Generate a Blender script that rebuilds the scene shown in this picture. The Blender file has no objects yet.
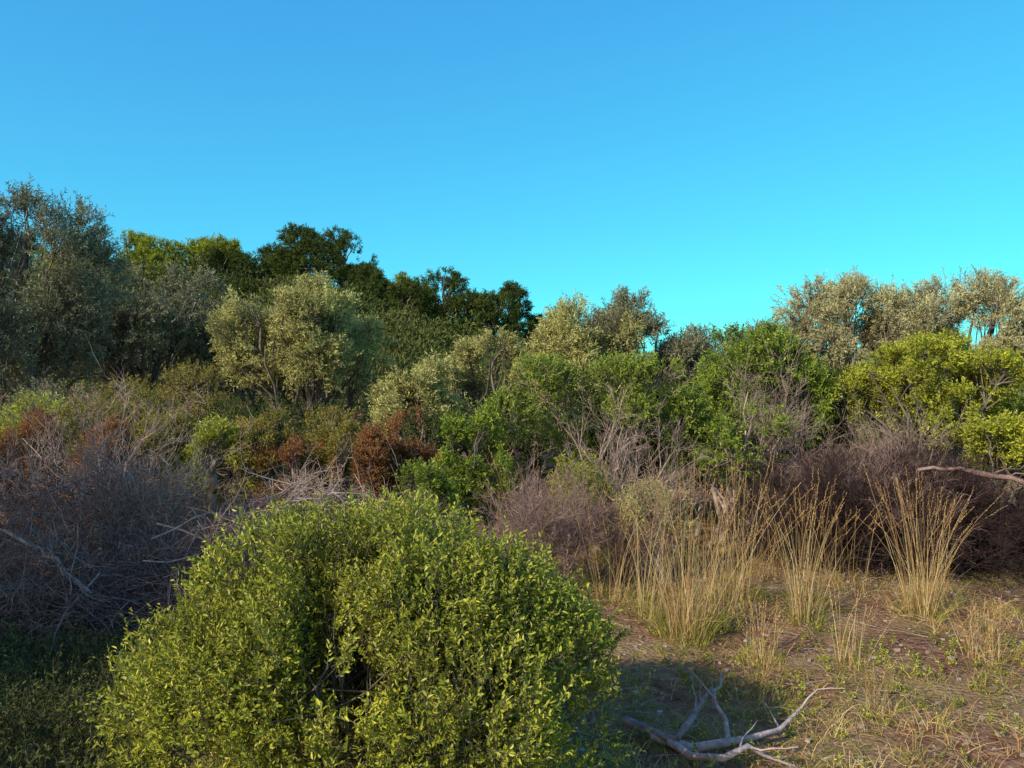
import bpy, math, numpy as np
from mathutils import Vector
rng = np.random.default_rng(11)
U = rng.uniform
scene = bpy.context.scene

# ------------------------------------------------------------------ helpers
def nrm(v):
    return v / np.maximum(np.linalg.norm(v, axis=-1, keepdims=True), 1e-9)
def rdir(n):
    return nrm(rng.normal(size=(n, 3)))
def sm(a, b, x):
    t = np.clip((x - a) / (b - a), 0, 1)
    return t * t * (3 - 2 * t)
_nd = np.random.default_rng(3)
_ND = nrm(_nd.normal(size=(10, 3))) * _nd.uniform(0.7, 1.9, (10, 1)); _NP = _nd.uniform(0, 6.28, 10)
def vn(p, s, off=0.0):
    q = p * s + off
    return np.sin(q @ _ND.T + _NP).sum(-1) / 3.0

def terrain(x, y):
    x = np.asarray(x, float); y = np.asarray(y, float)
    h = 9.0 * sm(12, -14, x) * sm(12, 60, y)
    p = np.stack([x, y, np.zeros_like(x)], -1)
    d = np.sqrt(x * x + y * y)
    h = h + 0.02 * vn(p, 1.9) + 0.008 * vn(p, 9.0) * (d < 15) + 0.06 * vn(p, 0.5, 4.0) * sm(4, 14, d) + 0.3 * vn(p, 0.12) * sm(25, 60, d)
    return h

class Acc:
    def __init__(s):
        s.V = []; s.F = []; s.R = []; s.M = []; s.S = []; s.n = 0
    def add(s, V, F, R, mat, smooth=False):
        V = np.asarray(V, float).reshape(-1, 3); F = np.asarray(F).reshape(-1, 4)
        s.V.append(V); s.F.append(F + s.n); s.R.append(np.asarray(R, float).reshape(-1))
        s.M.append(np.full(len(F), mat)); s.S.append(np.full(len(F), smooth)); s.n += len(V)
    def build(s, name, mats, origin=(0, 0, 0)):
        V = np.concatenate(s.V) - np.array(origin); F = np.concatenate(s.F); R = np.concatenate(s.R)
        me = bpy.data.meshes.new(name)
        me.vertices.add(len(V)); me.vertices.foreach_set("co", V.astype(np.float32).ravel())
        me.loops.add(F.size); me.loops.foreach_set("vertex_index", F.astype(np.int32).ravel())
        me.polygons.add(len(F)); me.polygons.foreach_set("loop_start", (np.arange(len(F)) * 4).astype(np.int32))
        me.polygons.foreach_set("material_index", np.concatenate(s.M).astype(np.int32))
        me.update(calc_edges=True)
        me.polygons.foreach_set("use_smooth", np.concatenate(s.S))
        a = me.attributes.new("rnd", 'FLOAT', 'POINT'); a.data.foreach_set("value", R.astype(np.float32))
        for m in mats: me.materials.append(m)
        ob = bpy.data.objects.new(name, me); ob.location = origin
        scene.collection.objects.link(ob)
        return ob

def leaves(acc, P, D, L, W, R, mat=0, fold=0.25, hexa=False, upn=0.35):
    n = len(P)
    n0 = np.array([0, 0, 1.0]) * upn + rng.normal(size=(n, 3)) * 0.7
    side = nrm(np.cross(D, n0)); nn = np.cross(side, D)
    L = np.broadcast_to(L, (n,))[:, None]; W = np.broadcast_to(W, (n,))[:, None]
    droop = -0.12 * L * nn
    if not hexa:
        V = np.stack([P, P + D * L * .45 + side * W * .5 + nn * W * fold, P + D * L + droop, P + D * L * .45 - side * W * .5 + nn * W * fold], 1)
        F = np.arange(n * 4).reshape(n, 4); acc.add(V, F, np.repeat(R, 4), mat)
    else:
        a = P; l1 = P + D * L * .3 + side * W * .45 + nn * W * fold; l2 = P + D * L * .68 + side * W * .42 + nn * W * fold + droop * .5
        r1 = P + D * L * .3 - side * W * .45 + nn * W * fold; r2 = P + D * L * .68 - side * W * .42 + nn * W * fold + droop * .5
        t = P + D * L + droop
        V = np.stack([a, l1, l2, t, r2, r1], 1); i = np.arange(n)[:, None] * 6
        F = np.concatenate([i + np.array([[0, 1, 2, 3]]), i + np.array([[0, 3, 4, 5]])])
        acc.add(V, F, np.repeat(R, 6), mat)

def tubes(acc, pts, rad, mat=1, sides=4, R=None):
    n, k, _ = pts.shape
    rad = np.broadcast_to(rad, (n, k))
    tan = nrm(np.gradient(pts, axis=1))
    ref = nrm(np.cross(nrm(pts[:, -1] - pts[:, 0]), rdir(n)))[:, None, :]
    b = nrm(ref - tan * (ref * tan).sum(-1, keepdims=True)); c = np.cross(tan, b)
    an = np.arange(sides) * 2 * np.pi / sides
    V = pts[:, :, None, :] + rad[:, :, None, None] * (b[:, :, None, :] * np.cos(an)[None, None, :, None] + c[:, :, None, :] * np.sin(an)[None, None, :, None])
    idx = np.arange(n * k * sides).reshape(n, k, sides)
    A = idx[:, :-1, :]; B = idx[:, 1:, :]
    F = np.stack([A, np.roll(A, -1, 2), np.roll(B, -1, 2), B], -1).reshape(-1, 4)
    if R is None: R = U(0, 1, n)
    acc.add(V, F, np.repeat(R, k * sides), mat, True)

def grow(st, di, ln, k=5, wob=.25, up=0.0):
    n = len(st); pts = [st]; d = nrm(di); ln = np.broadcast_to(ln, (n,))[:, None]
    for i in range(k - 1):
        d = nrm(d + rng.normal(size=(n, 3)) * wob + np.array([0, 0, up])); pts.append(pts[-1] + d * ln / (k - 1))
    return np.stack(pts, 1)
def taper(r0, k, n, end=.35):
    return np.broadcast_to(r0, (n,))[:, None] * np.linspace(1, end, k)[None]
def spawn(pts, m, spread=.9, tmin=.25):
    n, k, _ = pts.shape
    i = np.repeat(np.arange(n), m); t = U(tmin, .98, len(i)) * (k - 1); a = np.floor(t).astype(int); f = (t - a)[:, None]
    p0 = pts[i, a]; p1 = pts[i, a + 1]
    return p0 * (1 - f) + p1 * f, nrm(nrm(p1 - p0) + rdir(len(i)) * spread), i
def bez(A, B, k=7, sag=.15, jit=.04, mid=None):
    n = len(A); d = np.linalg.norm(B - A, axis=1)[:, None]
    C = (A + B) / 2 + rdir(n) * d * sag if mid is None else mid
    t = np.linspace(0, 1, k)[None, :, None]
    p = (1 - t) ** 2 * A[:, None] + 2 * t * (1 - t) * C[:, None] + t * t * B[:, None]
    p[:, 1:-1] += rng.normal(size=(n, k - 2, 3)) * (d * jit)[:, None]
    return p

def dome(cx, cy, z0, z1, rx, ry, m, s=.42):
    """lumpy crown: m lobes filling an ellipsoid between z0 and z1"""
    rz = (z1 - z0) / 2; cz = (z0 + z1) / 2
    out = []
    for i in range(m):
        zz = 1 - 1.75 * (i + .5) / m; ph = i * 2.39996 + U(-.5, .5); q = math.sqrt(max(0, 1 - zz * zz))
        u = np.array([q * math.cos(ph), q * math.sin(ph), zz]); f = (1 - s) * U(.82, 1.15); ss = s * U(.7, 1.25)
        out.append([cx + u[0] * rx * f, cy + u[1] * ry * f, cz + u[2] * rz * f, rx * ss, ry * ss, rz * ss * 1.05])
    out.append([cx, cy, cz, rx * .55, ry * .55, rz * .55])
    return out

def plant(name, x, y, lobes, ntw, m, L, W, tl, leafm, woodm, stems=1, trunk=.08, upb=.35, thr=-.35, nsc=2.5,
          hexa=False, shell=(.55, 1.06), spread=.85, fork=.3, sub=10, stray=.06, twr=.002, sprd0=.15, tsides=7):
    z = float(terrain(x, y)); base = np.array([x, y, z - .05]); acc = Acc()
    lobes = np.array(lobes, float); c = lobes[:, :3]; r = lobes[:, 3:]
    w = (r.prod(1)) ** .67; w /= w.sum()
    li = rng.choice(len(lobes), ntw * 2, p=w); u = rdir(len(li)); flip = (u[:, 2] < -.35) & (U(0, 1, len(li)) < .6); u[flip, 2] *= -1
    rr = shell[0] + (shell[1] - shell[0]) * U(0, 1, len(li)) ** .6
    st = U(0, 1, len(li)) < stray; rr[st] *= U(1.05, 1.22, st.sum())
    P = c[li] + u * r[li] * rr[:, None]
    keep = (vn(P, nsc, x) + vn(P, nsc * 2.7, y) * .6 > thr) & (P[:, 2] > z + .04)
    P = P[keep][:ntw]; u = u[keep][:ntw]; li = li[keep][:ntw]; n = len(P)
    T = nrm(u + rdir(n) * .65 + np.array([0, 0, upb])); ln = tl * U(.6, 1.4, n)
    B = P - T * ln[:, None] * .5; B[:, 2] = np.maximum(B[:, 2], z + .01)
    tw = U(0, 1, n)
    if twr: tubes(acc, np.stack([B, B + T * ln[:, None]], 1), taper(twr, 2, n), 1, 3)
    t = (np.arange(m)[None] + U(0, 1, (n, m))) / m
    LP = (B[:, None] + T[:, None] * (ln[:, None] * (.1 + .9 * t))[..., None]).reshape(-1, 3)
    TT = np.repeat(T, m, 0); rd = rdir(len(TT)); rd -= TT * (rd * TT).sum(1, keepdims=True)
    LD = nrm(TT * .6 + nrm(rd) * spread + np.array([0, 0, .1]))
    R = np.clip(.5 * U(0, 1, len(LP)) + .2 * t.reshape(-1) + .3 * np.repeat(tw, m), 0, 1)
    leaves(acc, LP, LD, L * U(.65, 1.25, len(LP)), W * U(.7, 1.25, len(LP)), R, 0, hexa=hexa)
    # wood
    cc = (c * w[:, None]).sum(0); H = cc[2] - z
    sb = base + np.concatenate([rng.normal(size=(stems, 2)) * sprd0, np.zeros((stems, 1))], 1) * (stems > 1)
    tops = sb + np.array([(cc[0] - x) * .5, (cc[1] - y) * .5, H * fork * 1.6]) + rng.normal(size=(stems, 3)) * np.array([1, 1, .3]) * (sprd0 * 1.3 if stems > 1 else .08)
    tk = bez(sb, tops, 7, .08, .03); tr = trunk / math.sqrt(stems)
    rad = taper(tr, 7, stems, .72); rad = rad.copy(); rad[:, 0] *= 1.45
    tubes(acc, tk, rad, 1, tsides)
    si = rng.integers(0, stems, len(c)); A = tk[si, rng.integers(4, 7, len(c))]
    mid = A * .45 + c * .55 + rdir(len(c)) * .1 * np.linalg.norm(c - A, axis=1)[:, None]; mid[:, 2] -= .12 * np.abs(c[:, 2] - A[:, 2])
    lb = bez(A, c + (c - cc) * .15, 8, mid=mid, jit=.025)
    tubes(acc, lb, taper(tr * .5, 8, len(c), .3), 1, 5)
    ks = min(n, sub * len(c)); ii = rng.choice(n, ks, replace=False)
    A2 = lb[li[ii], rng.integers(3, 8, ks)]
    tubes(acc, bez(A2, B[ii], 5, .12, .03), taper(tr * .16 + .002, 5, ks, .3), 1, 3)
    return acc.build(name, [leafm, woodm], (x, y, z))

# ------------------------------------------------------------------ materials
def ramp(nt, cols, pos=None):
    r = nt.nodes.new("ShaderNodeValToRGB"); e = r.color_ramp.elements
    n = len(cols)
    while len(e) < n: e.new(.5)
    for i, c in enumerate(cols):
        e[i].position = i / (n - 1) if pos is None else pos[i]; e[i].color = (*c, 1)
    return r
def mk(name):
    m = bpy.data.materials.new(name); m.use_nodes = True; nt = m.node_tree; nt.nodes.clear()
    return m, nt, nt.nodes.new("ShaderNodeOutputMaterial")
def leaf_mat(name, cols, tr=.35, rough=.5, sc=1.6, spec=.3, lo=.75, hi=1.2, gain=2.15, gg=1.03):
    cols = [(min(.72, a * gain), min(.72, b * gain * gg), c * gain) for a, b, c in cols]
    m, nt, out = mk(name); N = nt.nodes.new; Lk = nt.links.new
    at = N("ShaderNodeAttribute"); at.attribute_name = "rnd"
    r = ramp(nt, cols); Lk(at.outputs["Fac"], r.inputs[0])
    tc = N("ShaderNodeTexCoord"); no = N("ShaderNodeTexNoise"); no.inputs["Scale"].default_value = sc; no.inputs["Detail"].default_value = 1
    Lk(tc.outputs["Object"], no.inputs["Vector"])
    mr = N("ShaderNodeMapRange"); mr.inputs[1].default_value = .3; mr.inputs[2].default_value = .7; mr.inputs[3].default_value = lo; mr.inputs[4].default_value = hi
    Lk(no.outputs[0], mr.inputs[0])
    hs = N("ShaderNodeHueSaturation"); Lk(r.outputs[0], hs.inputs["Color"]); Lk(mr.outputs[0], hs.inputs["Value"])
    if spec > 0:
        p = N("ShaderNodeBsdfPrincipled"); p.inputs["Roughness"].default_value = rough; p.inputs["Specular IOR Level"].default_value = spec; pc = p.inputs["Base Color"]
    else:
        p = N("ShaderNodeBsdfDiffuse"); pc = p.inputs["Color"]
    t = N("ShaderNodeBsdfTranslucent"); mx = N("ShaderNodeMixShader"); mx.inputs[0].default_value = tr
    Lk(hs.outputs[0], pc); Lk(hs.outputs[0], t.inputs["Color"])
    Lk(p.outputs[0], mx.inputs[1]); Lk(t.outputs[0], mx.inputs[2]); Lk(mx.outputs[0], out.inputs[0])
    return m
def wood_mat(name, cols, sc=18, rough=.9, bump=.4, zs=1.0):
    m, nt, out = mk(name); N = nt.nodes.new; Lk = nt.links.new
    at = N("ShaderNodeAttribute"); at.attribute_name = "rnd"
    tc = N("ShaderNodeTexCoord"); no = N("ShaderNodeTexNoise"); no.inputs["Scale"].default_value = sc; no.inputs["Detail"].default_value = 2
    mp = N("ShaderNodeMapping"); mp.inputs["Scale"].default_value = (1, 1, zs); Lk(tc.outputs["Object"], mp.inputs[0])
    Lk(mp.outputs[0], no.inputs["Vector"])
    ad = N("ShaderNodeMath"); ad.operation = 'MULTIPLY_ADD'; ad.inputs[1].default_value = .6
    Lk(at.outputs["Fac"], ad.inputs[0])
    s2 = N("ShaderNodeMath"); s2.operation = 'MULTIPLY_ADD'; s2.inputs[1].default_value = 1.2; s2.inputs[2].default_value = -.4
    Lk(no.outputs[0], s2.inputs[0]); Lk(s2.outputs[0], ad.inputs[2])
    r = ramp(nt, cols); Lk(ad.outputs[0], r.inputs[0])
    p = N("ShaderNodeBsdfDiffuse"); Lk(r.outputs[0], p.inputs["Color"]); Lk(p.outputs[0], out.inputs[0])
    if bump > .5:
        bp = N("ShaderNodeBump"); bp.inputs["Strength"].default_value = bump; bp.inputs["Distance"].default_value = .01; Lk(no.outputs[0], bp.inputs["Height"])
        Lk(bp.outputs[0], p.inputs["Normal"])
    return m

M_mastic = leaf_mat("mastic_leaf", [(.035, .045, .008), (.10, .118, .014), (.22, .215, .026), (.38, .34, .05)], .35, .42, sc=2.5, gain=2.3)
M_green = leaf_mat("green_leaf", [(.022, .042, .008), (.062, .10, .012), (.14, .178, .02), (.25, .265, .03)], .35, .45)
M_ygreen = leaf_mat("yellowgreen_leaf", [(.045, .06, .01), (.12, .138, .014), (.225, .23, .025), (.34, .315, .04)], .35, .45)
M_dkgreen = leaf_mat("dark_leaf", [(.015, .03, .008), (.032, .053, .012), (.065, .082, .018)], .3, spec=0, gain=1.7)
M_olive = leaf_mat("olive_leaf", [(.08, .08, .03), (.17, .166, .06), (.27, .252, .10), (.36, .33, .16)], .25, spec=0, gain=2.2)
M_oliveb = leaf_mat("olive_blue_leaf", [(.04, .043, .030), (.085, .088, .055), (.15, .146, .09), (.22, .208, .13)], .2, spec=0, gain=2.1)
M_olivep = leaf_mat("olive_pale_leaf", [(.10, .10, .055), (.19, .178, .095), (.28, .252, .14), (.36, .316, .19)], .25, spec=0)
M_pine = leaf_mat("pine_needle", [(.014, .022, .008), (.032, .045, .012), (.065, .078, .02)], .12, sc=.5, spec=0)
M_pineb = leaf_mat("pine_bright_needle", [(.06, .08, .012), (.13, .15, .02), (.23, .23, .035)], .15, sc=.5, spec=0)
M_red = leaf_mat("rust_leaf", [(.085, .055, .02), (.15, .075, .03), (.21, .085, .035), (.15, .12, .03)], .3, spec=0, gain=1.85)
M_rustg = leaf_mat("heath_leaf", [(.045, .048, .012), (.10, .096, .02), (.18, .15, .03), (.23, .115, .03)], .3, spec=0)
M_weed = leaf_mat("weed_leaf", [(.03, .042, .012), (.06, .075, .02), (.11, .12, .035), (.17, .155, .06)], .3, spec=0, gain=1.4)
M_bark = wood_mat("olive_bark", [(.06, .048, .04), (.15, .13, .11), (.27, .24, .20)])
M_dead = wood_mat("dead_twig", [(.13, .092, .082), (.28, .205, .185), (.44, .335, .30), (.60, .49, .43)])
M_deadp = wood_mat("dead_twig_purple", [(.10, .062, .058), (.21, .135, .125), (.35, .24, .215), (.48, .36, .30)])
M_darkb = wood_mat("dark_brushwood", [(.026, .016, .018), (.052, .035, .037), (.10, .07, .066)])
M_tan = wood_mat("broken_wood", [(.05, .04, .035), (.18, .13, .10), (.38, .28, .20)], 22, zs=.25, bump=1)
M_straw = leaf_mat("straw", [(.24, .14, .06), (.42, .265, .115), (.54, .375, .18), (.60, .465, .26)], .3, gain=1.35, gg=1, spec=0)
M_grass = leaf_mat("grass_blade", [(.08, .095, .015), (.17, .18, .03), (.29, .25, .06), (.4, .31, .12)], .35, gain=1.55, spec=0)
M_stone = wood_mat("stone", [(.18, .125, .10), (.34, .26, .215), (.5, .41, .35)], 9)

# ------------------------------------------------------------------ ground
def ground():
    n = 420; u = np.linspace(-1, 1, n)
    gx = 11 * u + 689 * np.sign(u) * np.abs(u) ** 7
    gy = 4 + 9 * u + 689 * np.sign(u) * np.abs(u) ** 7
    X, Y = np.meshgrid(gx, gy); Z = terrain(X, Y)
    V = np.stack([X, Y, Z], -1).reshape(-1, 3); i = np.arange(n * n).reshape(n, n)
    F = np.stack([i[:-1, :-1], i[:-1, 1:], i[1:, 1:], i[1:, :-1]], -1).reshape(-1, 4)
    m, nt, out = mk("soil"); N = nt.nodes.new; Lk = nt.links.new
    tc = N("ShaderNodeTexCoord")
    def noise(s, d=6, r=.6):
        q = N("ShaderNodeTexNoise"); q.inputs["Scale"].default_value = s; q.inputs["Detail"].default_value = d; q.inputs["Roughness"].default_value = r
        Lk(tc.outputs["Object"], q.inputs["Vector"]); return q
    n1 = noise(1.1); n2 = noise(14, 6, .7); n3 = noise(60, 4, .7); n4 = noise(2.3, 5, .65)
    soil = ramp(nt, [(.13, .055, .036), (.37, .19, .12), (.62, .38, .26)], [.3, .5, .72]); Lk(n2.outputs[0], soil.inputs[0])
    straw = ramp(nt, [(.24, .16, .07), (.54, .38, .20), (.72, .55, .33)], [.3, .5, .7]); Lk(n3.outputs[0], straw.inputs[0])
    mask = ramp(nt, [(0, 0, 0), (.75, .75, .75)], [.46, .60]); Lk(n1.outputs[0], mask.inputs[0])
    mx = N("ShaderNodeMix"); mx.data_type = 'RGBA'; Lk(mask.outputs[0], mx.inputs[0]); Lk(soil.outputs[0], mx.inputs[6]); Lk(straw.outputs[0], mx.inputs[7])
    moss = ramp(nt, [(.07, .06, .015), (.22, .20, .05), (.36, .31, .10)], [.3, .5, .7]); Lk(n3.outputs[0], moss.inputs[0])
    mask2 = ramp(nt, [(0, 0, 0), (.6, .6, .6)], [.54, .62]); Lk(n4.outputs[0], mask2.inputs[0])
    mx2 = N("ShaderNodeMix"); mx2.data_type = 'RGBA'; Lk(mask2.outputs[0], mx2.inputs[0]); Lk(mx.outputs[2], mx2.inputs[6]); Lk(moss.outputs[0], mx2.inputs[7])
    vo = N("ShaderNodeTexVoronoi"); vo.inputs["Scale"].default_value = 30; Lk(tc.outputs["Object"], vo.inputs["Vector"])
    ad = N("ShaderNodeMath"); ad.operation = 'ADD'; Lk(n3.outputs[0], ad.inputs[0]); Lk(n2.outputs[0], ad.inputs[1])
    ad2 = N("ShaderNodeMath"); ad2.operation = 'SUBTRACT'; Lk(ad.outputs[0], ad2.inputs[0]); Lk(vo.outputs["Distance"], ad2.inputs[1])
    bp = N("ShaderNodeBump"); bp.inputs["Strength"].default_value = 1; bp.inputs["Distance"].default_value = .045; Lk(ad2.outputs[0], bp.inputs["Height"])
    p = N("ShaderNodeBsdfDiffuse")
    Lk(mx2.outputs[2], p.inputs["Color"]); Lk(bp.outputs[0], p.inputs["Normal"]); Lk(p.outputs[0], out.inputs[0])
    a = Acc(); a.add(V, F, np.zeros(len(V)), 0, True); a.build("ground", [m])
ground()

# ------------------------------------------------------------------ foreground mastic bush
lob = dome(-.55, 3.2, .06, 1.04, .88, .82, 20, .33)
lob += [[-.38, 3.2, .92, .34, .4, .26], [-.62, 3.15, .86, .34, .4, .28], [-.1, 3.15, .80, .26, .4, .24], [.05, 3.15, .60, .30, .4, .26], [-.85, 3.1, .92, .30, .36, .22], [-1.05, 3.1, .74, .28, .36, .24], [-1.25, 3.1, .42, .26, .4, .34], [.16, 3.2, .40, .31, .4, .36],
        [-.65, 2.75, .62, .40, .32, .30], [-.2, 2.72, .55, .32, .33, .28], [-.95, 2.8, .5, .34, .33, .32], [-.4, 2.7, .3, .6, .35, .3], [-.3, 2.85, .85, .22, .25, .18]]
plant("mastic_bush", -.56, 3.2, lob, 12500, 11, .022, .0086, .13, M_mastic, M_bark, stems=9, trunk=.07, upb=.8, thr=-.85, nsc=6.5,
      hexa=True, shell=(.70, 1.08), sub=14, stray=.13, twr=.0016, spread=.75)

# ------------------------------------------------------------------ dead brush
def heap(name, x, y, rx, ry, h, n, ln=(.3, 1.0), r=(.0025, .008), mat=M_dead, flat=.6, big=14):
    acc = Acc(); z = float(terrain(x, y))
    def pos(k):
        a = U(0, 6.283, k); q = np.sqrt(U(0, 1, k)); px = rx * q * np.cos(a); py = ry * q * np.sin(a)
        return np.stack([x + px, y + py, z + h * (1 - q ** 2) ** .6 * U(.05, 1, k) ** .6 * (.8 + .25 * np.sin(3 * px + 1) * np.cos(2.3 * py))], -1)
    for cnt, l0, l1, r0, r1 in ((big, ln[1], ln[1] * 1.3, r[1] * .9, r[1] * 1.6), (n, ln[0], ln[1], r[0], r[1])):
        c = pos(cnt); d = rdir(cnt) * np.array([1, 1, flat]); L = U(l0, l1, cnt)
        p = grow(c - nrm(d) * L[:, None] * .5, d, L, 6, .22); p[:, :, 2] = np.maximum(p[:, :, 2], z + .01)
        tubes(acc, p, taper(U(r0, r1, cnt), 6, cnt), 0, 4)
        s, dd, i = spawn(p, 4, .8); q = grow(s, dd, L[i] * U(.2, .5, len(i)), 4, .25); q[:, :, 2] = np.maximum(q[:, :, 2], z + .005)
        tubes(acc, q, taper(U(.0015, .003, len(i)), 4, len(i)), 0, 3)
    return acc.build(name, [mat], (x, y, z))
def dead_shrub(name, x, y, rx, h, n0=12, ch=(5, 5, 4), mat=M_dead, r0=.011, wob=.2, lean=(0, 0), z0=None):
    acc = Acc(); z = float(terrain(x, y)) if z0 is None else z0
    a = U(0, 6.283, n0); q = np.sqrt(U(.02, 1, n0)); tgt = np.stack([rx * q * np.cos(a) + lean[0], rx * q * np.sin(a) + lean[1], h * (1 - .45 * q ** 2)], -1)
    st = np.array([x, y, z - .03]) + rng.normal(size=(n0, 3)) * [.06, .06, 0]
    L = np.linalg.norm(tgt, axis=1) * .8
    p = grow(st, tgt, L, 7, wob * .7, .03); rad = taper(U(.7, 1.2, n0) * r0, 7, n0, .4); tubes(acc, p, rad, 0, 5)
    r = r0 * .5
    for k, m in enumerate(ch):
        s, d, i = spawn(p, m, .75, .3); L = L[i] * U(.35, .6, len(i)); p = grow(s, d + [0, 0, .15], L, 5 if k < 2 else 3, wob)
        p[:, :, 2] = np.maximum(p[:, :, 2], z + .01); r = max(r * .6, .0016)
        tubes(acc, p, taper(r, p.shape[1], len(i), .5), 0, 3)
    return acc.build(name, [mat], (x, y, z))

heap("dead_brush_pile", -3.6, 6.5, 1.3, 1.0, 1.1, 1000, mat=M_deadp, r=(.002, .006))
heap("dead_brush_pile", -2.0, 7.0, 1.35, .9, .9, 800, ln=(.3, .8), r=(.002, .006))
heap("dead_brush_pile", -3.4, 5.5, .8, .6, .6, 480, ln=(.3, .8), r=(.002, .006), mat=M_deadp)
heap("dead_brush_pile", -2.1, 5.6, .6, .4, .75, 300, ln=(.3, .7), r=(.002, .006), mat=M_deadp)
heap("dead_brush_pile", -.95, 7.4, .8, .6, .75, 250, ln=(.3, .8), r=(.002, .006))
dead_shrub("dead_shrub", -3.5, 6.6, .9, 1.6, 16, (6, 6, 5), M_dead)
dead_shrub("dead_shrub", -2.8, 6.3, .7, 1.15, 14, (6, 6, 5), M_dead)
dead_shrub("dead_shrub", -4.3, 6.0, .8, 1.25, 12, (5, 5, 5), M_deadp)
dead_shrub("dead_shrub", 2.85, 9.0, .5, 2.05, 12, (6, 5, 5), M_dead)
dead_shrub("dead_shrub", 4.3, 8.8, .6, 1.45, 12, (5, 5, 4), M_dead)
dead_shrub("dead_shrub", 1.1, 7.7, .75, 1.55, 14, (5, 5, 5), M_dead, .012)
dead_shrub("dry_brushwood", .28, 6.5, .5, 1.0, 26, (7, 6, 5), M_deadp, .005)
dead_shrub("dry_brushwood", .95, 7.0, .5, .8, 22, (7, 6, 5), M_deadp, .006)
dead_shrub("dry_brushwood", 2.9, 7.5, .8, 1.1, 28, (8, 7, 6), M_darkb, .007)
dead_shrub("dry_brushwood", 3.5, 7.7, .9, 1.25, 26, (8, 6, 4), M_deadp, .006)
dead_shrub("dry_brushwood", 3.7, 7.4, .9, 1.18, 34, (8, 7, 6), M_darkb, .007)
dead_shrub("dry_brushwood", 4.3, 7.9, .8, 1.05, 26, (8, 6, 6), M_darkb, .007)
heap("dead_brush_pile", 3.5, 7.8, 1.2, .7, .95, 900, ln=(.2, .6), mat=M_darkb)
heap("dead_brush_pile", 5.2, 7.8, .8, .8, .7, 300, mat=M_darkb)

# broken stump standing in the brush
def stump():
    a = Acc(); z = float(terrain(-2.3, 6.1)); k = 18; t = np.linspace(0, 1, k)
    p = np.stack([-2.27 - .05 * t + .014 * np.sin(t * 17), 6.12 - .06 * t + .01 * np.cos(t * 21), z - .05 + 1.20 * t], -1)[None]
    rad = (.048 - .016 * t + .010 * np.sin(t * 29) + .008 * np.sin(t * 53 + 1)); rad[-1] = .006; rad[-2] = .018
    tubes(a, p, rad[None], 0, 10)
    q = np.array([[[-2.30, 6.07, 1.0], [-2.33, 6.04, 1.05], [-2.35, 6.03, 1.09], [-2.36, 6.0, 1.14]], [[-2.3, 6.07, .88], [-2.25, 6.02, .93], [-2.21, 5.99, .93], [-2.16, 5.95, .97]], [[-2.3, 6.07, 1.04], [-2.28, 6.03, 1.09], [-2.26, 6.02, 1.12], [-2.25, 6.0, 1.14]]])
    tubes(a, q, np.array([[.022, .026, .018, .006], [.02, .017, .013, .005], [.022, .024, .018, .006]]), 0, 7)
    a.build("broken_tree_stump", [M_tan], (-2.3, 6.1, z))
stump()
def limb(name, pts, rad, mat, br=3, rb=.008, lb=.35):
    a = Acc(); p = np.array([pts], float)
    pp = [p[0, 0]]
    for i in range(p.shape[1] - 1):
        for s_ in (1 / 3, 2 / 3, 1): pp.append(p[0, i] * (1 - s_) + p[0, i + 1] * s_ + rng.normal(size=3) * .018)
    p = np.array([pp]); k = p.shape[1]
    tubes(a, p, np.linspace(rad[0], rad[1], k)[None] * U(.8, 1.2, (1, k)), 0, 8)
    s, d, i = spawn(p, br, .9); q = grow(s, d + [0, 0, .1], U(.5, 1.2, br) * lb, 6, .22); tubes(a, q, taper(rb, 6, br, .3), 0, 6)
    s, d, i = spawn(q, 3, .9); w = grow(s, d, U(.5, 1.2, len(i)) * lb * .5, 5, .25); tubes(a, w, taper(rb * .5, 5, len(i), .4), 0, 4)
    return a.build(name, [mat], tuple(pts[0]))
limb("fallen_branch", [(3.6, 7.0, .98), (3.9, 6.95, 1.0), (4.2, 6.9, .95), (4.6, 6.8, .84), (5.1, 6.7, .62), (5.6, 6.6, .3), (5.9, 6.5, 0)], (.015, .045), M_deadp, 9, .008, .8)
for pts, r in (([(-3.8, 5.6, .75), (-3.4, 5.55, .6), (-3.1, 5.4, .5), (-2.8, 5.3, .3)], (.009, .013)),
               ([(-2.9, 6.2, .3), (-2.4, 6.1, .65), (-1.9, 6.1, .75), (-1.6, 6.2, .8)], (.010, .005)),
               ([(-2.2, 6.5, .5), (-1.8, 6.6, .8), (-1.5, 6.6, .8), (-1.2, 6.8, .83)], (.010, .005))):
    limb("dead_branch", pts, r, M_dead, 6, .005, .4)

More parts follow.
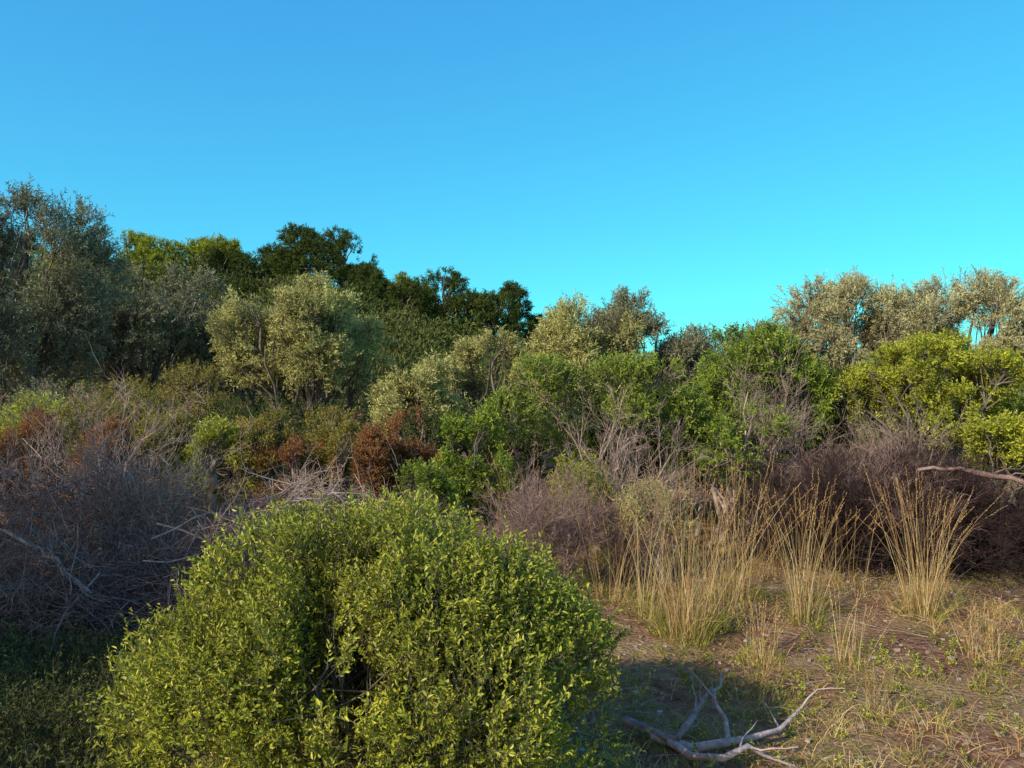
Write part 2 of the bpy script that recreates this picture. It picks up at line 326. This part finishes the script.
# fallen branch on ground, front
def ground_branch():
    a = Acc()
    g = lambda pts: [(x, y, float(terrain(x, y)) + z) for x, y, z in pts]
    main = [g([(.55, 3.85, .05), (.66, 3.74, .04), (.74, 3.6, .05), (.82, 3.68, .10), (.90, 3.78, .16), (.97, 3.86, .20)]),
            g([(.66, 3.72, .03), (.80, 3.56, .03), (.95, 3.58, .05), (1.10, 3.66, .04), (1.25, 3.72, .06), (1.42, 3.86, .13)]),
            g([(.72, 3.62, .04), (.78, 3.46, .04), (.9, 3.38, .07), (1.02, 3.44, .10), (1.1, 3.5, .04), (1.22, 3.42, .02)]),
            g([(.98, 3.6, .04), (1.0, 3.72, .1), (.97, 3.82, .15), (1.0, 3.92, .17), (1.05, 4.0, .16), (1.08, 4.1, .2)])]
    p = np.array(main); tubes(a, p, np.array([[.026, .024, .022, .018, .014, .007], [.024, .023, .019, .015, .012, .006], [.02, .017, .016, .012, .01, .006], [.013, .012, .01, .009, .007, .004]]), 0, 8)
    s, d, i = spawn(p, 4, .9); q = grow(s, d + [0, 0, .05], U(.08, .3, len(i)), 5, .25); q[..., 2] = np.maximum(q[..., 2], .015); tubes(a, q, taper(.006, 5, len(i)), 0, 5)
    a.build("fallen_branch", [wood_mat("weathered_branch", [(.10, .07, .07), (.30, .23, .23), (.52, .43, .42)], 30, bump=1)], (.7, 3.7, 0))
ground_branch()

# ------------------------------------------------------------------ midground live shrubs
S = dict(upb=.4, hexa=False, stray=.08)
plant("mastic_shrub", .75, 8.4, [[.32, 8.2, 1.78, .36, .36, .24], [.62, 8.3, 1.72, .24, .3, .2], [-.02, 8.3, 1.42, .27, .3, .24], [1.15, 8.2, 1.80, .34, .36, .22], [1.48, 8.3, 1.78, .32, .36, .26], [1.3, 8.1, 1.5, .32, .3, .18], [1.8, 8.4, 1.45, .24, .3, .26], [.5, 8.9, 1.2, .3, .3, .3]],
      1700, 11, .042, .017, .15, M_green, M_dead, stems=9, trunk=.10, fork=.22, sprd0=.3, thr=-.45, nsc=5, sub=12, twr=.003, **S)
plant("mastic_shrub", 2.35, 8.6, dome(2.35, 8.6, .5, 1.9, .72, .7, 10, .36), 1700, 11, .042, .016, .15, M_green, M_dead, stems=6, trunk=.09, thr=-.35, nsc=4.5, **S)
plant("mastic_shrub", -.4, 7.9, dome(-.4, 7.9, .3, 1.5, .42, .45, 8, .36), 1100, 10, .04, .016, .14, M_green, M_bark, stems=5, trunk=.06, thr=-.4, nsc=5, **S)
plant("small_shrub", -.8, 6.9, dome(-.8, 6.9, .2, 1.12, .3, .35, 6), 480, 9, .045, .014, .14, M_green, M_bark, stems=5, trunk=.03, thr=-.5, nsc=5, **S)
plant("small_shrub", 1.25, 6.9, dome(1.25, 6.9, .2, 1.0, .4, .3, 6), 380, 9, .045, .008, .16, M_olive, M_dead, stems=5, trunk=.03, thr=-.3, nsc=5, **S)
plant("small_shrub", .65, 7.3, dome(.65, 7.3, .3, 1.15, .3, .3, 6), 380, 9, .045, .010, .16, M_ygreen, M_dead, stems=5, trunk=.03, thr=-.3, nsc=5, **S)
plant("kermes_oak", 3.25, 10.2, dome(3.25, 10.2, .5, 2.6, 1.1, .9, 15, .34), 3200, 11, .048, .02, .17, M_green, M_bark, stems=5, trunk=.12, thr=-.4, nsc=3.5, **S)
plant("mastic_tree", 5.0, 9.7, dome(5.0, 9.6, .95, 2.38, 1.1, .9, 16, .32), 3000, 11, .048, .019, .17, M_ygreen, M_bark, stems=5, trunk=.14, thr=-.1, nsc=4, sprd0=.2, **S)
plant("mastic_tree", 5.35, 8.3, dome(5.3, 8.2, .7, 1.65, .65, .6, 10, .36), 1600, 10, .045, .019, .15, M_ygreen, M_bark, stems=4, trunk=.08, thr=-.4, nsc=4, **S)
plant("kermes_oak", 4.2, 10.8, dome(4.2, 10.8, .3, 2.2, 1.3, .8, 10), 1800, 10, .055, .024, .17, M_dkgreen, M_bark, stems=5, trunk=.1, thr=-.8, nsc=3, **S)
plant("kermes_oak", 6.8, 10.5, dome(6.8, 10.5, .1, 2.2, 1.4, 1.0, 11), 2000, 10, .05, .022, .17, M_green, M_bark, stems=5, trunk=.1, thr=-.8, nsc=3, **S)
plant("kermes_oak", 1.6, 10.2, dome(1.6, 10.2, .1, 1.9, 1.6, .7, 11), 1800, 10, .055, .024, .17, M_dkgreen, M_bark, stems=5, trunk=.1, thr=-.8, nsc=3, **S)
for x, y, rx, h, mt in ((-4.9, 9.6, .85, 1.85, M_rustg), (-4.1, 9.3, .6, 1.55, M_rustg), (-3.5, 9.1, .5, 1.35, M_ygreen), (-3.0, 9.4, .6, 1.5, M_rustg), (-2.5, 9.1, .5, 1.3, M_red), (-2.0, 9.3, .5, 1.35, M_rustg), (-1.7, 9.0, .4, 1.2, M_red), (-1.2, 9.4, .42, 1.5, M_red),
                        (-5.8, 9.2, .85, 1.6, M_ygreen), (-5.3, 8.6, .45, 1.45, M_red), (-6.0, 8.0, .7, 1.35, M_rustg), (-4.4, 8.5, .4, 1.35, M_red), (-2.4, 10.6, .8, 1.5, M_rustg), (-3.5, 10.6, .9, 1.7, M_dkgreen), (-1.0, 10.4, .7, 1.5, M_dkgreen), (-4.8, 11.2, 1.2, 2.1, M_rustg), (-6.4, 10.8, 1.2, 2.1, M_oliveb), (-.1, 10.4, .8, 1.4, M_dkgreen), (-7.2, 9.6, .9, 1.7, M_rustg), (-3.0, 12.3, 1.0, 1.6, M_dkgreen)):
    plant("heath_shrub", x, y, dome(x, y, .1, h, rx, rx * .85, 9, .36), 1200, 9, .046, .016, .16, mt, M_dead, stems=6, trunk=.04, thr=-.4, nsc=4.5, **S)

# ------------------------------------------------------------------ olives
O = dict(upb=.3, stray=.14)
def olive(x, y, z0, z1, rx, ry, k, ntw, mat, thr=-.3, lean=0, tr=.14, nsc=2.2, L=.07, W=.018, s=.34):
    plant("olive_tree", x, y, dome(x + lean, y, z0, z1, rx, ry, k, s), ntw, 12, L, W, .26, mat, M_bark, stems=2, trunk=tr, fork=.25, sprd0=.12, thr=thr, nsc=nsc, sub=8, twr=.004, **O)
olive(-8.3, 13.0, .9, 5.15, 1.6, 1.8, 24, 5200, M_oliveb, thr=-.4, s=.31)
olive(-10.8, 14.5, .9, 5.4, 2.0, 1.8, 18, 3000, M_oliveb, thr=-.6)
olive(-8.0, 17.5, 1.0, 4.8, 1.9, 1.7, 20, 3400, M_oliveb, L=.085, W=.023, s=.32)
olive(-6.0, 18.5, 1.0, 3.9, 1.7, 1.6, 14, 2500, M_oliveb, L=.085, W=.023)
olive(-3.65, 14.2, 1.2, 3.9, 1.7, 1.5, 26, 5600, M_olive, thr=-.05, lean=-.1, s=.28, nsc=3)
olive(-1.55, 12.6, .7, 2.2, .85, .8, 12, 1900, M_olive, s=.32)
olive(-.5, 14.2, .8, 2.8, .95, .9, 12, 2100, M_olive, s=.32)
olive(1.0, 13.0, .9, 3.4, 1.05, 1.0, 16, 3200, M_olive, lean=.1, thr=-.25, nsc=3, s=.32)
olive(1.9, 13.6, .9, 3.55, .8, .9, 12, 2200, M_oliveb, nsc=3, thr=-.5)
olive(3.0, 13.6, .8, 2.9, .9, .9, 10, 1700, M_oliveb)
olive(4.2, 14.0, .8, 3.0, .9, .9, 10, 1700, M_oliveb)
olive(6.2, 15.0, 1.0, 4.05, 1.35, 1.3, 22, 4200, M_olivep, thr=-.3, nsc=3, s=.31)
olive(8.7, 15.0, .9, 3.95, 1.6, 1.3, 26, 5200, M_olivep, thr=-.5, nsc=3, s=.32)
olive(11.2, 15.5, .9, 4.0, 1.6, 1.3, 16, 2600, M_olivep, thr=-.4, nsc=3)
# neighbours standing left of the viewpoint (their shade falls on the brush)
olive(-6.8, 2.3, 1.0, 4.1, 1.6, 1.8, 16, 3600, M_olive, thr=-.9)
plant("mastic_bush", -4.7, .8, dome(-4.7, .8, .1, 2.1, 1.2, 1.2, 12), 2600, 10, .05, .02, .15, M_mastic, M_bark, stems=6, trunk=.08, thr=-1.0, nsc=3)

# ------------------------------------------------------------------ pines on the hill
def pine(x, y, top, r, mat, n=680, flat=.6):
    z = float(terrain(x, y)); h = top - z; r *= 1.25
    lobes = []
    k = int(10 + r * 3)
    for i in range(k):
        f = (i + .5) / k; zz = z + h * (.25 + .63 * f); q = r * (1.0 - .7 * f ** 1.8) * U(.3, .9); a = i * 2.4 + U(-.8, .8); s = r * U(.26, .42)
        lobes.append([x + q * math.cos(a), y + q * math.sin(a), zz, s, s, s * flat * 1.2])
    lobes.append([x + U(-.3, .3), y, top - r * .25, r * .3, r * .3, r * .25])
    plant("pine_tree", x, y, lobes, n, 16, .22, .045, .36, mat, M_bark, stems=1, trunk=.16, fork=.5, thr=-.7, nsc=1.2, sub=2, stray=.12, twr=0, upb=.5)
for a in ((-30, 55, 12.6, 2.0, M_pineb), (-26.8, 55, 13.3, 2.0, M_pineb), (-24, 54, 12.4, 1.8, M_pineb), (-21.5, 55, 12.8, 2.1, M_pineb), (-19.0, 52, 12.2, 1.9, M_pineb), (-16.8, 56, 12.4, 1.7, M_pine),
          (-14.6, 54, 13.4, 2.1, M_pine), (-11.7, 54, 13.4, 2.2, M_pine), (-13.2, 50, 11.7, 2.0, M_pine), (-9.9, 52, 10.6, 1.5, M_pine), (-6.8, 52, 10.1, 1.2, M_pineb), (-4.4, 50, 9.9, 2.1, M_pine), (-6.2, 46, 8.3, 1.9, M_pine), (-2.5, 49, 8.2, 1.5, M_pine),
          (.2, 50, 9.0, 1.4, M_pine), (-1.2, 47, 8.0, 1.5, M_pine), (1.8, 52, 7.2, 1.4, M_pine), (-33.5, 54, 13.2, 2.2, M_pine), (-37, 52, 13, 2.4, M_pine), (-28.5, 50, 11.0, 1.8, M_pineb), (-23, 49, 10.8, 1.8, M_pineb), (-18, 49, 10.8, 1.9, M_pine), (-9, 47, 9.2, 1.9, M_pine)):
    pine(*a)

# scrub mass covering slope and plain
def scrub():
    acc = Acc(); pts = []
    while len(pts) < 400:
        y = U(17, 75); x = U(-.95, .95) * y
        if y < 24 and abs(x) > 16: continue
        pts.append((x, y))
    for i in range(170): 
        y = U(24, 54); pts.append((y * U(-.62, .03), y))
    for x, y in pts:
        z = float(terrain(x, y)); r = U(.8, 1.6) * (1 + y / 90); k = int(380)
        u = rdir(k); u[:, 2] = np.abs(u[:, 2]); c = np.array([x, y, z]); sc = np.array([r, r, r * U(.7, 1.0)])
        P = c + u * sc * (U(.7, 1.05, k) * (1 + .18 * vn(u, 3.0, x)))[:, None]
        L = .10 + .0035 * y
        leaves(acc, P, nrm(u + rdir(k) * .8), L * U(.7, 1.3, k), L * .42, np.clip(U(0, 1) * .6 + U(0, .5, k), 0, 1), 0)
    acc.build("hillside_scrub", [leaf_mat("scrub_leaf", [(.02, .03, .010), (.04, .055, .018), (.085, .095, .03), (.15, .14, .05)], .2, sc=.15, spec=0, gain=1.7)])
scrub()

# ------------------------------------------------------------------ grasses
def ribbons(acc, st, d, L, w, bend, R, k=5, mat=0):
    n = len(st); t = np.linspace(0, 1, k)[None, :, None]
    out = d * np.array([1, 1, 0]); out = nrm(out + rng.normal(size=(n, 3)) * .05 * np.array([1, 1, 0]))
    L = L[:, None, None]; b = bend[:, None, None]
    P = st[:, None] + d[:, None] * t * L + out[:, None] * (t ** 2.2) * b * L - np.array([0, 0, 1.0]) * (t ** 2.5) * b * .6 * L
    sd = nrm(np.cross(d, rdir(n)))[:, None]; ww = (w[:, None] * np.linspace(1, .3, k)[None])[..., None] * .5
    V = np.stack([P - sd * ww, P + sd * ww], 2); idx = np.arange(n * k * 2).reshape(n, k, 2)
    F = np.stack([idx[:, :-1, 0], idx[:, :-1, 1], idx[:, 1:, 1], idx[:, 1:, 0]], -1).reshape(-1, 4)
    acc.add(V, F, np.repeat(R, k * 2), mat); return P
def tall_grass(x, y, h, r, n, green=.25, w=.0040):
    acc = Acc(); z = float(terrain(x, y)); h *= .93; n = int(n * .9)
    a = U(0, 6.283, n); q = r * np.sqrt(U(0, 1, n)); off = np.stack([q * np.cos(a), q * np.sin(a), 0 * a], -1)
    d = nrm(off / r * .13 + rng.normal(size=(n, 3)) * .085 + np.array([.02, 0, 1])); st = np.array([x, y, z - .01]) + off * .7
    L = h * U(.35, 1.12, n)
    P = ribbons(acc, st, d, L, w * U(.6, 1.2, n), U(0, .45, n) ** 1.4, U(0, 1, n), 6)
    sel = L > h * .8; T = P[sel][:, -1]; D = nrm(P[sel][:, -1] - P[sel][:, -2]); m = 8   # seed heads
    t = np.tile(np.linspace(-.14, .02, m), len(T))[:, None]; TT = np.repeat(T, m, 0); DD = np.repeat(D, m, 0)
    leaves(acc, TT + DD * t, nrm(DD + rdir(len(DD)) * .3), .028, .006, U(0, .6, len(TT)), 0)
    ng = int(n * 1.6); a = U(0, 6.283, ng); q = r * 1.1 * np.sqrt(U(0, 1, ng)); off = np.stack([q * np.cos(a), q * np.sin(a), 0 * a], -1)
    ribbons(acc, np.array([x, y, z - .01]) + off, nrm(off / r * .35 + rng.normal(size=(ng, 3)) * .2 + [0, 0, 1]), h * U(.08, .36, ng), w * 1.1 * U(.6, 1.2, ng), U(0, .6, ng), U(0, 1, ng), 4, 1)
    acc.build("tall_dry_grass", [M_straw, M_grass], (x, y, z))
for a in ((1.18, 5.35, 1.22, .17, 190), (1.0, 5.8, 1.1, .14, 70), (1.45, 5.6, .95, .14, 60), (2.1, 5.7, 1.1, .13, 90), (2.3, 6.2, .9, .13, 50), (3.0, 5.8, 1.08, .14, 130), (3.3, 6.2, .9, .15, 50),
          (.15, 7.0, 1.15, .2, 60), (.8, 6.3, .9, .2, 60), (1.75, 6.3, 1.15, .25, 60), (1.55, 4.9, .4, .12, 70), (2.05, 4.8, .5, .12, 50), (2.75, 6.6, .8, .25, 40), (.55, 6.9, 1.0, .2, 50), (2.2, 7.0, 1.1, .25, 40),
          (1.35, 4.3, .3, .1, 40), (1.9, 4.1, .26, .1, 30), (2.9, 4.9, .35, .15, 50), (1.6, 6.0, 1.2, .3, 50)):
    tall_grass(*a)

def carpet(name, n, xr, yr, h, mats, thr, ns, spread=.5, w=.004, tuft=14, avoid=None):
    acc = Acc(); x = U(*xr, n); y = U(*yr, n); p = np.stack([x, y, 0 * x], -1)
    k = vn(p, ns) + .5 * vn(p, ns * 3.3, 5.) > thr
    p = p[k]; sz = np.repeat(U(.5, 1.7, len(p)), tuft); p = np.repeat(p, tuft, 0); p[:, :2] += rng.normal(size=(len(p), 2)) * .03 * sz[:, None]; p[:, 2] = terrain(p[:, 0], p[:, 1]) - .005; m = len(p)
    ribbons(acc, p, nrm(rng.normal(size=(m, 3)) * spread + [0, 0, 1]), h * sz * U(.3, 1.2, m), w * U(.6, 1.3, m), U(0, .7, m), U(0, 1, m), 4, 0)
    acc.build(name, mats)
carpet("short_dry_grass", 2200, (.3, 7), (3.2, 8.5), .11, [M_straw], .3, 1.6)
carpet("short_green_grass", 3600, (-.2, 7), (3.0, 8.5), .06, [M_grass], .35, 1.3)
carpet("grass_verge", 2200, (-5, -1.2), (2.2, 6), .13, [M_weed], -.6, 1.5)
carpet("meadow_grass", 2000, (-9, 9), (7.5, 13), .3, [M_grass], -.8, 1.0, w=.008, tuft=10)
def weeds(name, n, xr, yr, thr, mat, h=.12, L=.022):
    acc = Acc(); x = U(*xr, n); y = U(*yr, n); p = np.stack([x, y, 0 * x], -1); p = p[vn(p, 1.7, 2.0) > thr]; p[:, 2] = terrain(p[:, 0], p[:, 1]); n = len(p)
    p = np.repeat(p, 3, 0); n = len(p); q = grow(p, rng.normal(size=(n, 3)) * .5 + [0, 0, 1], h * U(.4, 1.2, n), 4, .2); tubes(acc, q, taper(.0012, 4, n), 1, 3)
    s, d, i = spawn(q, 10, 1.4, .1); leaves(acc, s, d, L * U(.6, 1.3, len(s)), L * .45, U(0, 1, len(s)), 0)
    acc.build(name, [mat, M_bark])
weeds("low_weeds", 2200, (-4.0, -.9), (2.2, 5.0), -.8, M_weed, .28, .026)
weeds("ground_weeds", 900, (.3, 6), (3.2, 8), .1, M_ygreen, .09, .018)

# gravel + twig litter
def gravel():
    acc = Acc(); n = 4200; x = U(.2, 6.5, n) ; y = U(3, 8, n); s = .004 + .018 * U(0, 1, n) ** 4
    z = terrain(x, y); c = np.stack([x, y, z + s * .2], -1)
    cube = np.array([[-1, -1, -1], [1, -1, -1], [1, 1, -1], [-1, 1, -1], [-1, -1, 1], [1, -1, 1], [1, 1, 1], [-1, 1, 1]]) * .7
    V = cube[None] * s[:, None, None] * U(.6, 1.3, (n, 8, 1)) * U(.6, 1.3, (n, 1, 3))
    a = U(0, 6.28, n); ca, sa = np.cos(a)[:, None], np.sin(a)[:, None]; V = np.stack([V[..., 0] * ca - V[..., 1] * sa, V[..., 0] * sa + V[..., 1] * ca, V[..., 2] * .7], -1) + c[:, None]
    f = np.array([[0, 3, 2, 1], [4, 5, 6, 7], [0, 1, 5, 4], [1, 2, 6, 5], [2, 3, 7, 6], [3, 0, 4, 7]])
    acc.add(V, (np.arange(n)[:, None, None] * 8 + f[None]), np.repeat(U(0, 1, n), 8), 0)
    acc.build("gravel", [M_stone])
    acc = Acc(); n = 2200; x = U(-.2, 6.5, n); y = U(3, 8, n); st = np.stack([x, y, terrain(x, y) + .012], -1); q = grow(st, rdir(n) * [1, 1, .1], U(.04, .3, n), 4, .2)
    q[..., 2] = np.minimum(q[..., 2], st[:, None, 2] + .03); tubes(acc, q, taper(U(.001, .003, n), 4, n), 0, 3); acc.build("twig_litter", [M_dead])
gravel()

# ------------------------------------------------------------------ light, sky, camera
EL = math.radians(29); az = np.array([-.74, -.67]); az = az / np.linalg.norm(az)
SUN = Vector((az[0] * math.cos(EL), az[1] * math.cos(EL), math.sin(EL)))
sd = bpy.data.lights.new("sun", 'SUN'); sd.energy = 5.0; sd.angle = math.radians(.5); sd.color = (1, .90, .71)
so = bpy.data.objects.new("sun", sd); scene.collection.objects.link(so)
so.rotation_euler = (-SUN).to_track_quat('-Z', 'Y').to_euler()
w = bpy.data.worlds.new("World"); scene.world = w; w.use_nodes = True; nt = w.node_tree; nt.nodes.clear()
N = nt.nodes.new; Lk = nt.links.new
sk = N("ShaderNodeTexSky"); sk.sky_type = 'NISHITA'; sk.sun_disc = False; sk.sun_elevation = EL; sk.sun_rotation = math.atan2(az[0], az[1])
sk.dust_density = .3; sk.ozone_density = 1.5
hs = N("ShaderNodeHueSaturation"); hs.inputs["Saturation"].default_value = 1.3; hs.inputs["Hue"].default_value = .48
Lk(sk.outputs[0], hs.inputs["Color"])
se = N("ShaderNodeSeparateColor"); Lk(hs.outputs[0], se.inputs[0]); cb = N("ShaderNodeCombineColor"); ST = .12
for i, (g, k) in enumerate(((.5, .25), (.72, 1.2), (.4, 1.22))):
    a = N("ShaderNodeMath"); a.operation = 'MULTIPLY'; a.inputs[1].default_value = ST; Lk(se.outputs[i], a.inputs[0])
    mxx = N("ShaderNodeMath"); mxx.operation = 'MAXIMUM'; mxx.inputs[1].default_value = 0; Lk(a.outputs[0], mxx.inputs[0])
    b = N("ShaderNodeMath"); b.operation = 'POWER'; b.inputs[1].default_value = g; Lk(mxx.outputs[0], b.inputs[0])
    c = N("ShaderNodeMath"); c.operation = 'MULTIPLY'; c.inputs[1].default_value = k / ST; Lk(b.outputs[0], c.inputs[0]); Lk(c.outputs[0], cb.inputs[i])
# hazy, warmer sky on the sun's side of the dome
tc = N("ShaderNodeTexCoord"); dp = N("ShaderNodeVectorMath"); dp.operation = 'DOT_PRODUCT'; dp.inputs[1].default_value = SUN; Lk(tc.outputs["Generated"], dp.inputs[0])
mr = N("ShaderNodeMapRange"); mr.interpolation_type = 'SMOOTHSTEP'; mr.inputs[1].default_value = .1; mr.inputs[2].default_value = .95; Lk(dp.outputs["Value"], mr.inputs[0])
wm = N("ShaderNodeMix"); wm.data_type = 'RGBA'; wm.blend_type = 'MULTIPLY'; wm.inputs[0].default_value = 1; Lk(sk.outputs[0], wm.inputs[6]); wm.inputs[7].default_value = (1.35, .98, .78, 1)
mm = N("ShaderNodeMix"); mm.data_type = 'RGBA'; Lk(mr.outputs[0], mm.inputs[0]); Lk(cb.outputs[0], mm.inputs[6]); Lk(wm.outputs[2], mm.inputs[7])
bg = N("ShaderNodeBackground"); bg.inputs["Strength"].default_value = ST; wo = N("ShaderNodeOutputWorld")
Lk(mm.outputs[2], bg.inputs["Color"]); Lk(bg.outputs[0], wo.inputs[0])
cd = bpy.data.cameras.new("camera"); cd.sensor_width = 36; cd.lens = 27.7; cd.clip_end = 3000; cd.clip_start = .05
co = bpy.data.objects.new("camera", cd); scene.collection.objects.link(co); co.location = (0, 0, 1.6); co.rotation_euler = (math.radians(91.16), 0, 0)
scene.camera = co
scene.view_settings.view_transform = 'Standard'; scene.view_settings.look = 'None'; scene.view_settings.exposure = 0
